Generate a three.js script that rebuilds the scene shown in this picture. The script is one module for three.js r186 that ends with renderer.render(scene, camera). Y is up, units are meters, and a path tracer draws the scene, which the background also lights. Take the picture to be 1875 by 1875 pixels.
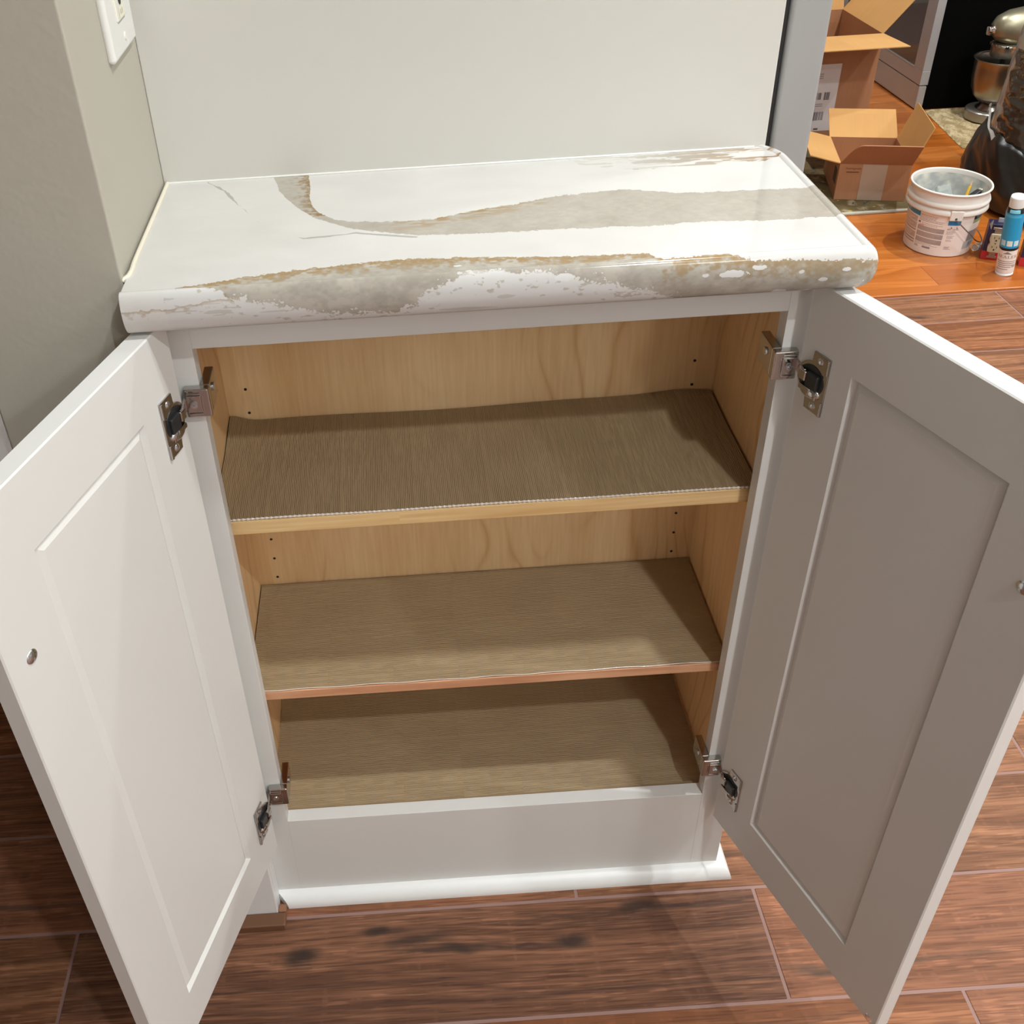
import * as THREE from 'three';
import { RoundedBoxGeometry } from 'three/addons/geometries/RoundedBoxGeometry.js';
import { mergeGeometries } from 'three/addons/utils/BufferGeometryUtils.js';

// ---------------------------------------------------------------- camera, exposure, lamps
const scene = new THREE.Scene();
scene.background = new THREE.Color(0x000000);
const camera = new THREE.PerspectiveCamera(2 * Math.atan(937.5 / 1842.75) * 180 / Math.PI, 1, 0.02, 30);
camera.position.set(0.1848, 1.2747, 0.7318);
camera.rotation.order = 'YXZ';
camera.rotation.set(-0.5855, -0.0069, -0.0603);
camera.setViewOffset(1875, 1875, 180.2, 235.9, 1875, 1875);   // the photograph is an off-centre crop
const renderer = new THREE.WebGLRenderer({ antialias: true });
renderer.toneMapping = THREE.LinearToneMapping;
renderer.toneMappingExposure = 1.23;
renderer.shadowMap.enabled = true;

const CEIL = 2.62;
// recessed ceiling lamps: [x, z, candela]
const LAMPS = [[0.886, 1.39, 6], [0.85, 0.4, 5.3], [2.1, 1.4, 4.2], [2.15, 0.28, 8.6], [2.2, -0.75, 6], [2.1, -1.85, 8.5], [3.2, -1.3, 6.5], [1.2, -2.9, 5], [2.4, 2.3, 3]];
const LAMP_COLOR = new THREE.Color().setRGB(1.0, 1.045, 1.04);

// ---------------------------------------------------------------- helpers
const rnd = (s => () => { s |= 0; s = s + 0x6D2B79F5 | 0; let t = Math.imul(s ^ s >>> 15, 1 | s); t = t + Math.imul(t ^ t >>> 7, 61 | t) ^ t; return ((t ^ t >>> 14) >>> 0) / 4294967296; })(77123);
const R = (a, b) => a + (b - a) * rnd();
function hash(x, y, s) { let h = Math.imul(x, 374761393) ^ Math.imul(y, 668265263) ^ Math.imul(s, 1274126177); h = Math.imul(h ^ h >>> 13, 1274126177); h ^= h >>> 16; return (h >>> 0) / 4294967296; }
function vn(x, y, s = 0) {
  const xi = Math.floor(x), yi = Math.floor(y); let fx = x - xi, fy = y - yi;
  fx = fx * fx * (3 - 2 * fx); fy = fy * fy * (3 - 2 * fy);
  const a = hash(xi, yi, s), b = hash(xi + 1, yi, s), c = hash(xi, yi + 1, s), d = hash(xi + 1, yi + 1, s);
  return a + (b - a) * fx + (c - a) * fy + (a - b - c + d) * fx * fy;
}
function fbm(x, y, s = 0, o = 3) { let v = 0, a = .5, n = 0; for (let i = 0; i < o; i++) { v += a * vn(x, y, s + i * 17); n += a; a *= .5; x = x * 2.03 + 11.3; y = y * 2.03 + 5.7; } return v / n; }
const clamp = (v, a = 0, b = 1) => Math.max(a, Math.min(b, v));
const sstep = (a, b, v) => { const t = clamp((v - a) / (b - a)); return t * t * (3 - 2 * t); };
const lerp = (a, b, t) => a + (b - a) * t;
const mix3 = (a, b, t) => [lerp(a[0], b[0], t), lerp(a[1], b[1], t), lerp(a[2], b[2], t)];
function pwl(pts, x) { if (x <= pts[0][0]) return pts[0][1]; for (let i = 1; i < pts.length; i++) if (x <= pts[i][0]) { const [a, b] = pts[i - 1], [c, d] = pts[i]; return b + (d - b) * (x - a) / (c - a); } return pts[pts.length - 1][1]; }
function makeTex(w, h, fn, srgb = true, wm = 1, hm = 1, clampIt = false) {     // fn(u, v) in metres over wm x hm -> [r, g, b] 0..255
  const d = new Uint8Array(w * h * 4);
  for (let j = 0; j < h; j++) for (let i = 0; i < w; i++) {
    const c = fn((i + .5) / w * wm, (j + .5) / h * hm), k = (j * w + i) * 4;
    if (typeof c === 'number') { d[k] = d[k + 1] = d[k + 2] = clamp(c, 0, 255); } else { d[k] = clamp(c[0], 0, 255); d[k + 1] = clamp(c[1], 0, 255); d[k + 2] = clamp(c[2], 0, 255); }
    d[k + 3] = 255;
  }
  const t = new THREE.DataTexture(d, w, h, THREE.RGBAFormat);
  t.wrapS = t.wrapT = clampIt ? THREE.ClampToEdgeWrapping : THREE.RepeatWrapping;
  t.magFilter = THREE.LinearFilter; t.minFilter = THREE.LinearMipmapLinearFilter; t.generateMipmaps = true;
  if (srgb) t.colorSpace = THREE.SRGBColorSpace;
  t.repeat.set(1 / wm, 1 / hm); t.needsUpdate = true;
  return t;
}
function canvasTex(w, h, draw) {
  const c = document.createElement('canvas'); c.width = w; c.height = h; draw(c.getContext('2d'), w, h);
  const t = new THREE.CanvasTexture(c); t.colorSpace = THREE.SRGBColorSpace; return t;
}
const std = (color, o = {}) => new THREE.MeshStandardMaterial({ color, roughness: .6, ...o });
const phys = (color, o = {}) => new THREE.MeshPhysicalMaterial({ color, roughness: .5, ...o });
const lin = (r, g, b) => new THREE.Color().setRGB(r, g, b);

// uv in metres; the grain axis runs along v
function boxUV(g, grain = 1, ou = 0, ov = 0) {
  const p = g.attributes.position, n = g.attributes.normal, uv = new Float32Array(p.count * 2);
  for (let i = 0; i < p.count; i++) {
    const a = [Math.abs(n.getX(i)), Math.abs(n.getY(i)), Math.abs(n.getZ(i))];
    const k = a[0] >= a[1] && a[0] >= a[2] ? 0 : a[1] >= a[2] ? 1 : 2;
    let [u, v] = [0, 1, 2].filter(q => q !== k);
    if (u === grain) [u, v] = [v, u];
    uv[2 * i] = p.getComponent(i, u) + ou; uv[2 * i + 1] = p.getComponent(i, v) + ov;
  }
  g.setAttribute('uv', new THREE.BufferAttribute(uv, 2)); return g;
}
function rbox(x0, x1, y0, y1, z0, z1, r = .001, grain = 1, seg = 2) {
  const w = x1 - x0, h = y1 - y0, d = z1 - z0; r = Math.min(r, w * .49, h * .49, d * .49);
  const g = new RoundedBoxGeometry(w, h, d, seg, r); g.clearGroups(); g.translate((x0 + x1) / 2, (y0 + y1) / 2, (z0 + z1) / 2);
  return boxUV(g, grain, grain * .37 + x0 * 3.1, y0 * 1.7);
}
function box(x0, x1, y0, y1, z0, z1, grain = 1) { const g = new THREE.BoxGeometry(x1 - x0, y1 - y0, z1 - z0); g.clearGroups(); g.translate((x0 + x1) / 2, (y0 + y1) / 2, (z0 + z1) / 2); return boxUV(g, grain); }
const ni = g => { const q = g.index ? g.toNonIndexed() : g; for (const k of Object.keys(q.attributes)) if (!['position', 'normal', 'uv'].includes(k)) q.deleteAttribute(k); if (!q.attributes.uv) boxUV(q); q.clearGroups(); return q; };
const merge = (...gs) => mergeGeometries(gs.map(ni));
function gridGeo(nu, nv, f, uvf) {                                  // f(u, v) -> [x, y, z]; u, v in 0..1
  const p = [], t = [], ix = [];
  for (let j = 0; j <= nv; j++) for (let i = 0; i <= nu; i++) { const u = i / nu, v = j / nv, q = f(u, v); p.push(...q); t.push(...(uvf ? uvf(u, v, q) : [u, v])); }
  for (let j = 0; j < nv; j++) for (let i = 0; i < nu; i++) { const a = j * (nu + 1) + i, b = a + 1, c = a + nu + 1, d = c + 1; ix.push(a, b, d, a, d, c); }
  const g = new THREE.BufferGeometry(); g.setAttribute('position', new THREE.Float32BufferAttribute(p, 3)); g.setAttribute('uv', new THREE.Float32BufferAttribute(t, 2)); g.setIndex(ix); g.computeVertexNormals(); return g;
}
const V = (x, y, z) => new THREE.Vector3(x, y, z);
function bar(a, b, w, h, r = .0006) {                                // a rounded bar from a to b
  const l = a.distanceTo(b), g = new RoundedBoxGeometry(w, h, l, 2, Math.min(r, w * .49, h * .49)); g.clearGroups();
  const m = new THREE.Matrix4().lookAt(b, a, V(0, 1, 0)); m.setPosition(a.clone().add(b).multiplyScalar(.5)); return boxUV(g.applyMatrix4(m));
}
const tube = (pts, r, n = 24, k = 6) => new THREE.TubeGeometry(new THREE.CatmullRomCurve3(pts.map(p => V(...p))), n, r, k);
function cyl(r0, r1, y0, y1, n = 32, x = 0, z = 0) { const g = new THREE.CylinderGeometry(r1, r0, y1 - y0, n); g.clearGroups(); g.translate(x, (y0 + y1) / 2, z); return g; }
const lathe = (pts, n = 48) => new THREE.LatheGeometry(pts.map(p => new THREE.Vector2(...p)), n);

const used = new Map(), org = new Map();
function numbered(n) { const k = used.get(n) || 0; used.set(n, k + 1); return k ? n + '_' + String(k).padStart(3, '0') : n; }
function tag(o, label, category, group, kind) { if (label) o.userData.label = label; if (category) o.userData.category = category; if (group) o.userData.group = group; if (kind) o.userData.kind = kind; return o; }
function thing(name, label, category, at = [0, 0, 0], ry = 0, group) {
  const o = new THREE.Group(); o.name = numbered(name); scene.add(o); o.position.set(...at); o.rotation.y = ry; org.set(o, V(0, 0, 0)); return tag(o, label, category, group);
}
function worldThing(name, label, category, at, group) { const o = thing(name, label, category, at, 0, group); org.set(o, V(...at)); return o; }   // its parts are given in room coordinates
function part(name, geo, mat, parent, label) {
  const o = org.get(parent); if (o && o.lengthSq()) geo.translate(-o.x, -o.y, -o.z);
  const m = new THREE.Mesh(geo, mat); m.name = name; m.castShadow = m.receiveShadow = true; if (label) m.userData.label = label;
  parent.add(m); if (o) org.set(m, o); return m;
}
function sub(name, parent, label) { const g = new THREE.Group(); g.name = name; parent.add(g); org.set(g, org.get(parent)); if (label) g.userData.label = label; return g; }
function solo(name, geo, mat, label, category, group, kind) { const m = new THREE.Mesh(geo, mat); m.name = numbered(name); m.castShadow = m.receiveShadow = true; scene.add(m); return tag(m, label, category, group, kind); }
const struct = (name, geo, mat) => solo(name, geo, mat, null, null, null, 'structure');

// ---------------------------------------------------------------- the measured place
const H = .914, x1 = .0048, x2 = .5106, yt = .8382, yb = .1632, FT = .0158, xcr = .545, xcl = -.0277;
const xL = -.0325, xWr = .5413, Dc = .1833, yc = .878, xil = -.0162, xir = .5256, Db = .1924;

// ---------------------------------------------------------------- materials
const wallBump = makeTex(256, 256, (u, v) => 255 * fbm(u * 260, v * 260, 3, 3), false, .35, .35);
const M = {};
M.wall = std(lin(.47, .445, .375), { roughness: .75, bumpMap: wallBump, bumpScale: .00018 });
M.lightwall = std(lin(.80, .79, .76), { roughness: .8 });
M.panel = phys(lin(.64, .625, .58), { roughness: .38, specularIntensity: .5 });
M.ceiling = std(lin(.88, .87, .85), { roughness: .9 });
M.paint = phys(lin(.715, .71, .685), { roughness: .36, specularIntensity: .55 });
M.trim = phys(lin(.80, .80, .79), { roughness: .35 });
M.chrome = std(lin(.50, .48, .455), { metalness: 1, roughness: .11 });
M.zinc = std(lin(.62, .66, .70), { metalness: 1, roughness: .22 });
M.dark = std(lin(.012, .012, .013), { roughness: .55 });
M.blackplastic = phys(lin(.018, .02, .022), { roughness: .35 });
M.bead = phys(lin(.78, .73, .60), { roughness: .4 });
M.whiteplastic = phys(lin(.80, .80, .77), { roughness: .3 });

// maple veneer: broad cathedral figure along v
function mapleFn(base, dark, sc) {
  return (u, v) => {
    const w = fbm(u * 7 * sc, v * 2.2, 11, 3), c = (u * 9 * sc + 3.4 * w + .55 * fbm(u * 3, v * 7, 5, 2));
    const ring = Math.abs((c * 2.6) % 1 - .5) * 2, line = Math.pow(clamp(1 - ring * 2.1), 2.4) * sstep(.36, .62, fbm(u * 14, v * 3.5, 23, 2));
    const fine = fbm(u * 420, v * 22, 31, 2) - .5, broad = fbm(u * 16, v * 1.6, 41, 3) - .5;
    const t = clamp(.42 * line + .26 * fine + .55 * broad + .2);
    return mix3(base, dark, t);
  };
}
const mapleTex = makeTex(768, 768, mapleFn([247, 216, 168], [204, 152, 98], 1), true, .6, .6);
M.maple = phys(lin(1, 1, 1), { map: mapleTex, roughness: .42, specularIntensity: .5 });
const edgeTex = makeTex(128, 512, (u, v) => mix3([242, 212, 158], [216, 174, 116], clamp(.5 + 1.4 * (fbm(v * 8, u * 260 + 3 * fbm(v * 6, 2, 4), 9, 3) - .5))), true, .05, .6);
M.mapleEdge = phys(lin(1, 1, 1), { map: edgeTex, roughness: .42 });
const edgeTex2 = makeTex(128, 512, (u, v) => mix3([226, 176, 138], [198, 140, 104], clamp(.5 + 1.3 * (fbm(v * 14, u * 150 + 3 * fbm(v * 9, 2, 4), 19, 3) - .5))), true, .05, .6);
M.mapleEdge2 = phys(lin(1, 1, 1), { map: edgeTex2, roughness: .42 });

// ribbed vinyl shelf liner; ribs run along v
const linerBump = makeTex(512, 512, (u, v) => { const k = u / .00185 + .12 * fbm(u * 60, v * 60, 3, 2); return 255 * (.5 + .5 * Math.sin(k * 2 * Math.PI)) * (.35 + .65 * sstep(.3, .6, fbm(u * 540, v * 70, 8, 2))); }, false, .074, .074);
const linerMap = makeTex(512, 512, (u, v) => { const f = fbm(u * 40, v * 14, 5, 3), g = .5 + .5 * Math.sin(u / .00185 * 2 * Math.PI); return mix3([156, 134, 104], [180, 158, 124], clamp(f * .7 + g * .28)); }, true, .222, .222);
M.liner = phys(lin(1, 1, 1), { map: linerMap, bumpMap: linerBump, bumpScale: .0006, roughness: .5, specularIntensity: .5 });
M.linerEdge = phys(lin(.74, .66, .58), { roughness: .2, specularIntensity: 1, clearcoat: 1, clearcoatRoughness: .1 });

// wood-look floor tiles, grain along v (tile length)
function tileFn(seed, light, knots, a, b, dk) {
  return (u, v) => {
    const wv = .5 * fbm(v * 3, u * 9, seed, 2);
    const st = fbm(u * 90 + wv * 6, v * 2.6, seed + 3, 4), fi = fbm(u * 520 + wv * 20, v * 16, seed + 7, 3), cross = fbm(u * 18, v * 120, seed + 9, 2);
    let c = mix3(a, b, clamp(.5 + 1.9 * (st - .5) + 1.5 * (fi - .5) + light));
    const vein = Math.pow(clamp(1 - Math.abs(fbm(u * 46 + wv * 4, v * 1.1, seed + 13, 3) - .5) * 30), 2);
    c = mix3(c, dk, .22 * vein);
    c = mix3(c, [c[0] * 1.12 + 8, c[1] * 1.12 + 6, c[2] * 1.12 + 6], sstep(.6, .8, cross) * .6 * sstep(.5, .7, fi));
    c = mix3(c, [c[0] * 1.2 + 10, c[1] * 1.2 + 9, c[2] * 1.2 + 8], .55 * sstep(.62, .8, vn(u * 760, v * 42, seed + 31)) * sstep(.4, .6, fbm(u * 40, v * 8, seed + 33, 2)));
    c = mix3(c, [c[0] * .74, c[1] * .72, c[2] * .72], .5 * sstep(.62, .82, vn(u * 820, v * 30, seed + 41)));
    for (const [kv, ku, rv, ru, amt] of knots) {
      const du = (u - ku + .006 * (fbm(v * 30, ku * 50, seed + 21, 2) - .5)) / ru, dv = (v - kv) / rv, d = Math.sqrt(du * du + dv * dv) + .9 * (fbm(u * 90, v * 40, seed + 5, 3) - .5);
      c = mix3(c, dk, .86 * amt * (1 - sstep(.1, 1.5, d)));
    }
    return c;
  };
}
const TA = [152, 106, 78], TB = [116, 78, 55], TD = [52, 42, 38];
const TL = .866, TW = .136;
// the tile in front of the cabinet has its own knots: [along, across, r_along, r_across, strength]; along from its left end (x = -0.281), across from its far edge (z = 0.028)
const heroKnots = [[.287, .047, .022, .012, 1], [.387, .024, .028, .007, .95], [.425, .036, .05, .006, .8], [.475, .05, .07, .006, .75], [.49, .051, .02, .006, .7], [.62, .051, .028, .008, .9], [.56, .052, .05, .003, .6], [.717, .012, .026, .007, .8], [.80, .017, .1, .0022, .55], [.66, .02, .12, .0025, .4], [.2, .085, .3, .0025, .35], [.55, .11, .3, .003, .3]];
const tileTex = [
  makeTex(224, 1400, tileFn(101, 0, [[.3, .05, .05, .01, .8], [.62, .1, .03, .008, .7]], TA, TB, TD), true, TW, TL, true),
  makeTex(224, 1400, tileFn(202, -.22, [[.05, .105, .04, .005, .8], [.13, .098, .13, .004, .7], [.08, .075, .012, .008, .7]], [142, 95, 70], [112, 73, 52], [70, 58, 50]), true, TW, TL, true),
  makeTex(224, 1400, tileFn(303, .12, [[.5, .03, .1, .004, .5]], [156, 104, 72], [120, 76, 50], TD), true, TW, TL, true),
  makeTex(224, 1400, tileFn(404, .05, [[.7, .07, .06, .006, .7], [.2, .09, .09, .004, .5]], TA, TB, TD), true, TW, TL, true),
  makeTex(384, 2048, tileFn(505, .12, heroKnots, [142, 99, 75], [97, 66, 50], TD), true, TW, TL, true)];
const tileBump = makeTex(256, 512, (u, v) => 255 * (.6 * fbm(u * 380, v * 14, 61, 3) + .4 * fbm(u * 120, v * 40, 66, 2)), false, .12, .4);
const tileMats = tileTex.map(t => phys(lin(1, 1, 1), { map: t, roughness: .5, specularIntensity: .35 }));
M.grout = std(lin(.29, .175, .15), { roughness: .9 });
// hardwood boards
const boardTex = [0, 1, 2].map(k => makeTex(96, 768, (u, v) => {
  const s = 700 + k * 31, wv = fbm(v * 2.5, u * 8, s, 2), st = fbm(u * 46 + wv * 6, v * 3, s + 2, 3), fi = fbm(u * 340 + wv * 8, v * 10, s + 5, 2);
  return mix3([[200, 120, 52], [192, 110, 44], [204, 126, 60]][k], [[166, 90, 30], [160, 84, 26], [172, 96, 36]][k], clamp(.5 + 1.3 * (st - .5) + .5 * (fi - .5)));
}, true, .115, 1.1, true));
const boardMats = boardTex.map(t => phys(lin(1, 1, 1), { map: t, roughness: .3, clearcoat: .5, clearcoatRoughness: .18 }));

// counter laminate: x along the counter, s along its depth and then down over the nose
const CX0 = -.04, CXW = .68, CS0 = -.19, CSH = .31;
const mainVein = [[.067, -.195], [.077, -.148], [.094, -.112], [.112, -.083], [.144, -.056], [.172, -.044], [.203, -.034], [.23, -.032], [.262, -.029], [.307, -.029], [.352, -.027], [.397, -.024], [.443, -.026], [.486, -.02], [.531, -.02], [.64, -.018], [.64, -.08], [.53, -.081], [.483, -.083], [.436, -.085], [.391, -.101], [.342, -.099], [.292, -.087], [.243, -.073], [.214, -.065], [.181, -.064], [.15, -.069], [.13, -.077], [.117, -.092], [.109, -.112], [.103, -.195]];
const backVein = [[.345, -.19], [.409, -.178], [.45, -.19], [.56, -.19], [.548, -.157], [.528, -.148], [.492, -.146], [.451, -.143], [.401, -.147], [.36, -.165]];
const frontUp = [[.0, .036], [.05, .025], [.093, .017], [.136, .012], [.186, .008], [.236, .012], [.278, .018], [.321, .022], [.355, .024], [.38, .026], [.388, .041], [.435, .038], [.455, .046], [.485, .047], [.527, .05], [.55, .052]];
const frontLo = [[.0, .034], [.0065, .037], [.04, .042], [.055, .052], [.087, .062], [.13, .072], [.172, .075], [.193, .0695], [.21, .054], [.235, .044], [.257, .042], [.299, .0485], [.333, .058], [.375, .069], [.405, .082], [.439, .1], [.56, .12]];
const spots = [[.482, .078, .006, .0035], [.502, .081, .005, .0038], [.443, .056, .011, .003], [.462, .052, .006, .002], [.513, .066, .003, .002], [.53, .058, .003, .0015], [.42, .056, .004, .0016], [.31, .05, .007, .003], [.55, .07, .002, .001], [.495, .058, .002, .0015], [.36, .035, .004, .0015], [.23, .026, .003, .0012]];
const faint = [[.008, -.179], [.026, -.156], [.047, -.113], [.067, -.075], [.077, -.057], [.107, -.041], [.15, -.046], [.2, -.03]];
function inPoly(P, x, y) { let c = false; for (let i = 0, j = P.length - 1; i < P.length; j = i++) { const [a, b] = P[i], [d, e] = P[j]; if ((b > y) !== (e > y) && x < (d - a) * (y - b) / (e - b) + a) c = !c; } return c; }
function distLine(P, x, y) { let m = 9; for (let i = 1; i < P.length; i++) { const [a, b] = P[i - 1], dx = P[i][0] - a, dy = P[i][1] - b, t = clamp(((x - a) * dx + (y - b) * dy) / (dx * dx + dy * dy)); m = Math.min(m, Math.hypot(x - a - t * dx, y - b - t * dy)); } return m; }
const WHITE = [240, 238, 234], GREY = [203, 196, 184], BROWN = [174, 143, 98];
function laminate(uu, vv) {
  const x = uu + CX0, s = vv + CS0;
  const n1 = fbm(x * 55, s * 70, 5, 3) - .5, n2 = fbm(x * 240, s * 320, 15, 3) - .5, n3 = fbm(x * 600, s * 700, 25, 2) - .5;
  let c = mix3(WHITE, [228, 226, 222], clamp(fbm(x * 18, s * 30, 2, 3) * 1.2 - .3));
  const wx = x + .004 * n1 + .002 * n2, ws = s + .003 * n1 + .004 * n2 + .0022 * n3;
  if (inPoly(mainVein, wx, ws)) {
    c = mix3(GREY, [186, 178, 164], clamp(.4 + .9 * n1 + .7 * n2));
    if (x < .13 && s < -.085) { const xr = lerp(.104, .118, (s + .183) / .1); c = mix3(c, [146, 112, 68], clamp(1 - (xr - x) / Math.max(.006, .013 + .03 * n2)) * clamp(.8 + 2 * n2 + 1.5 * n3)); }
    if (x > .17 && x < .34) { const up = pwl([[.17, -.056], [.214, -.064], [.243, -.073], [.292, -.087], [.342, -.099]], x); c = mix3(c, BROWN, sstep(.17, .21, x) * (1 - sstep(.28, .34, x)) * clamp(1 - (s - up) / .02) * clamp(.35 + 3.5 * (fbm(x * 90, s * 420, 8, 3) - .45))); }
  } else if (distLine(faint, wx, s + .004 * n1) < .0016 * clamp(fbm(x * 34, s * 34, 91, 2) * 3.4 - 1.0)) c = mix3(c, [178, 175, 170], .75);
  if (inPoly(backVein, wx, ws)) { const t = fbm(x * 42 + 2 * n1, s * 230, 55, 4); c = mix3(c, mix3(GREY, [172, 138, 104], sstep(.42, .6, x)), sstep(.44, .58, t) * (.4 + .65 * sstep(.36, .46, x))); }
  const up = pwl(frontUp, x) + .004 * n2 + .003 * n3 + .002 * n1, lo = pwl(frontLo, x) + (.007 * n1 + .010 * n2 + .004 * n3) * sstep(.02, .07, x) - .0012;
  if (s > up && x > .002 + .003 * n2) {
    if (s < lo) {
      c = mix3(GREY, [180, 174, 162], clamp(.5 + 1.8 * n1 + 1.2 * n2));
      c = mix3(c, BROWN, clamp(1.25 - (s - up) / Math.max(.004, .0105 + .02 * n1 + .018 * n2)) * (.55 + .45 * clamp(.6 + 3 * n2)) * (1 - .35 * sstep(.4, .5, x)));
      if (x < .05) c = mix3(c, BROWN, .5 * clamp(.3 + 2 * n2));
      if (x > .055) c = mix3(c, WHITE, .95 * sstep(.045, .10, n2 + .5 * n3 - Math.max(0, lo - s - .001) * 28));
    } else {
      const d = s - lo, t = fbm(x * 170, s * 300, 33, 3);
      c = mix3([236, 235, 233], GREY, .85 * sstep(.60, .68, t - d * 7 + .08 * sstep(.34, .44, x) - .02));
      if (fbm(x * 22, s * 190, 45, 3) > .76 + .06 * n2) c = mix3(c, [204, 200, 192], .6);
    }
  }
  if (x < .06) { const e = s - (.0555 - .12 * Math.max(0, x)) - .003 * n2; if (e > 0) c = mix3(c, [196, 178, 156], .85 * clamp(1 - e / (.0025 + .02 * Math.max(0, n2)))); }
  for (const [sx, ss, rx, rs] of spots) if (((x - sx) / rx) ** 2 + ((s - ss) / rs) ** 2 < 1 + 2.2 * n2) c = [243, 242, 240];
  return c;
}
const lamTex = makeTex(2048, 936, laminate, true, CXW, CSH, true);
lamTex.repeat.set(1 / CXW, 1 / CSH); lamTex.offset.set(-CX0 / CXW, -CS0 / CSH);
M.laminate = phys(lin(.765, .765, .765), { map: lamTex, roughness: .12, specularIntensity: .7, clearcoat: .3, clearcoatRoughness: .06 });

// ---------------------------------------------------------------- the room
function shell(name, ...g) { return struct(name, merge(...g), M.wall); }
shell('wall_left', rbox(-.165, -.0355, 0, CEIL, -4.2, .0145, .0018));
struct('wall_back', rbox(-.0355, xWr, .9, CEIL, -.202, -Dc, .0015), M.panel);
shell('wall_far', box(-2.4, 4.3, 0, CEIL, -4.32, -4.2)); struct('wall_right', box(4.2, 4.32, 0, CEIL, -4.32, 3.7), M.lightwall);
struct('wall_front', box(-2.4, 4.32, 0, CEIL, 3.0, 3.12), M.lightwall); shell('wall_hall', box(-2.42, -2.3, 0, CEIL, -4.32, 3.72));
struct('ceiling', box(-2.42, 4.32, CEIL, CEIL + .1, -4.32, 3.72), M.ceiling);
struct('trim_1', rbox(-.205, -.1655, 0, 2.1, -.05, .0115, .002), M.trim);                            // casing beyond the wall end
struct('baseboard_left', merge(rbox(-.165, -.0235, 0, .142, .0148, .0268, .0015), rbox(-.0352, -.0235, 0, .142, .0006, .0146, .0012)), M.trim);

// tile floor with joints, hardwood boards beyond a threshold
const floor = struct('floor', box(-2.4, 4.3, -.05, -.0008, -4.3, 3.7), M.grout);
const ZJ = [-1.437, -1.305, -1.172, -1.04, -.908, -.776, -.644, -.511, -.379, -.246, -.109, .0285, .1655, .303, .44, .577];
const tileGeo = []; const GAP = .0039;
function tileGeom(w, d) { const k = w.toFixed(3) + d.toFixed(3); if (!tileGeo[k]) { const g = new RoundedBoxGeometry(w, .011, d, 1, .0012); g.clearGroups(); const p = g.attributes.position, uv = new Float32Array(p.count * 2); for (let i = 0; i < p.count; i++) { uv[2 * i] = p.getZ(i) + d / 2; uv[2 * i + 1] = p.getX(i) + w / 2; } g.setAttribute('uv', new THREE.BufferAttribute(uv, 2)); tileGeo[k] = g; } return tileGeo[k]; }
const rowShift = { 11: .585, 12: .788, 10: .359, 0: 1.668, 13: .3 };
for (let r = 0; r < ZJ.length - 1; r++) {
  const z0 = ZJ[r] + GAP / 2, z1 = ZJ[r + 1] - GAP / 2, off = rowShift[r] ?? (.5 + (r * .347) % .866);
  for (let k = -3; k < 4; k++) {
    const a = off + (k - 1) * TL, b = a + TL; if (b < -1.3 || a > 2.6) continue;
    const hero = r === 11 && k === 0;
    const m = hero ? 4 : (r === 12 && k === 1) || (r === 11 && k === 1) ? 1 : Math.floor(hash(r, k, 9) * 4);
    const t = new THREE.Mesh(tileGeom(b - a - GAP, z1 - z0), tileMats[m]); t.name = 'floor_tile'; t.receiveShadow = t.castShadow = true;
    t.position.set((a + b) / 2, -.0055 + .0003 * hash(r, k, 4), (z0 + z1) / 2); floor.add(t);
  }
}
const bw = .115, bl = 1.1;
for (let r = 0; r < 18; r++) for (let k = 0; k < 3; k++) {
  const z1 = -1.478 - r * bw, x0 = .45 + k * bl - (r * .391) % 1.05; if (x0 > 2.8) continue;
  const k2 = 'b'; if (!tileGeo[k2]) { const g = new RoundedBoxGeometry(bl - .0008, .015, bw - .0008, 1, .0008); g.clearGroups(); const p = g.attributes.position, uv = new Float32Array(p.count * 2); for (let i = 0; i < p.count; i++) { uv[2 * i] = p.getZ(i) + bw / 2; uv[2 * i + 1] = p.getX(i) + bl / 2; } g.setAttribute('uv', new THREE.BufferAttribute(uv, 2)); tileGeo[k2] = g; }
  const t = new THREE.Mesh(tileGeo[k2], boardMats[Math.floor(hash(r, k, 19) * 3)]); t.name = 'floorboard'; t.receiveShadow = t.castShadow = true;
  t.position.set(x0 + bl / 2, -.0075, z1 - bw / 2); floor.add(t);
}
struct('trim_2', rbox(.45, 3.2, -.012, .006, -1.478, -1.4395, .004), boardMats[0]);                   // threshold strip between hardwood and tile
// wood-look strip along the foot of the baseboard
{
  const g1 = rbox(-.165, -.0135, 0, .013, .027, .0445, .002, 0), g2 = rbox(-.0232, -.0135, 0, .0132, .0165, .0268, .0015, 2);
  struct('trim_3', merge(g1, g2), phys(lin(1, 1, 1), { map: tileTex[0], roughness: .5 }));
}

// ---------------------------------------------------------------- lamps
for (let i = 0; i < LAMPS.length; i++) {
  const [x, z, I] = LAMPS[i];
  const t = thing('recessed_light', 'round white recessed ceiling light ' + ['over the right door', 'over the open cabinet', 'over the tiled floor to the right', 'to the right of the cabinet', 'over the tile by the threshold', 'over the white pail', 'over the trash bag', 'behind the refrigerator', 'by the front wall to the right'][i], 'light', [x, CEIL, z]);
  part('trim_ring', lathe([[.062, -.001], [.066, -.006], [.088, -.004], [.09, 0]], 32), M.trim, t);
  part('lens', cyl(.06, .06, -.004, -.001, 32), new THREE.MeshStandardMaterial({ color: 0xffffff, emissive: LAMP_COLOR, emissiveIntensity: 6 }), t);
  const s = new THREE.SpotLight(LAMP_COLOR, I, 0, 1.36, 1, 2); s.position.set(x, CEIL - .012, z); s.target.position.set(x, 0, z); s.castShadow = true; s.shadow.radius = 1.5; s.name = 'lamp_beam';
  scene.add(s); scene.add(s.target);
}

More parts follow.
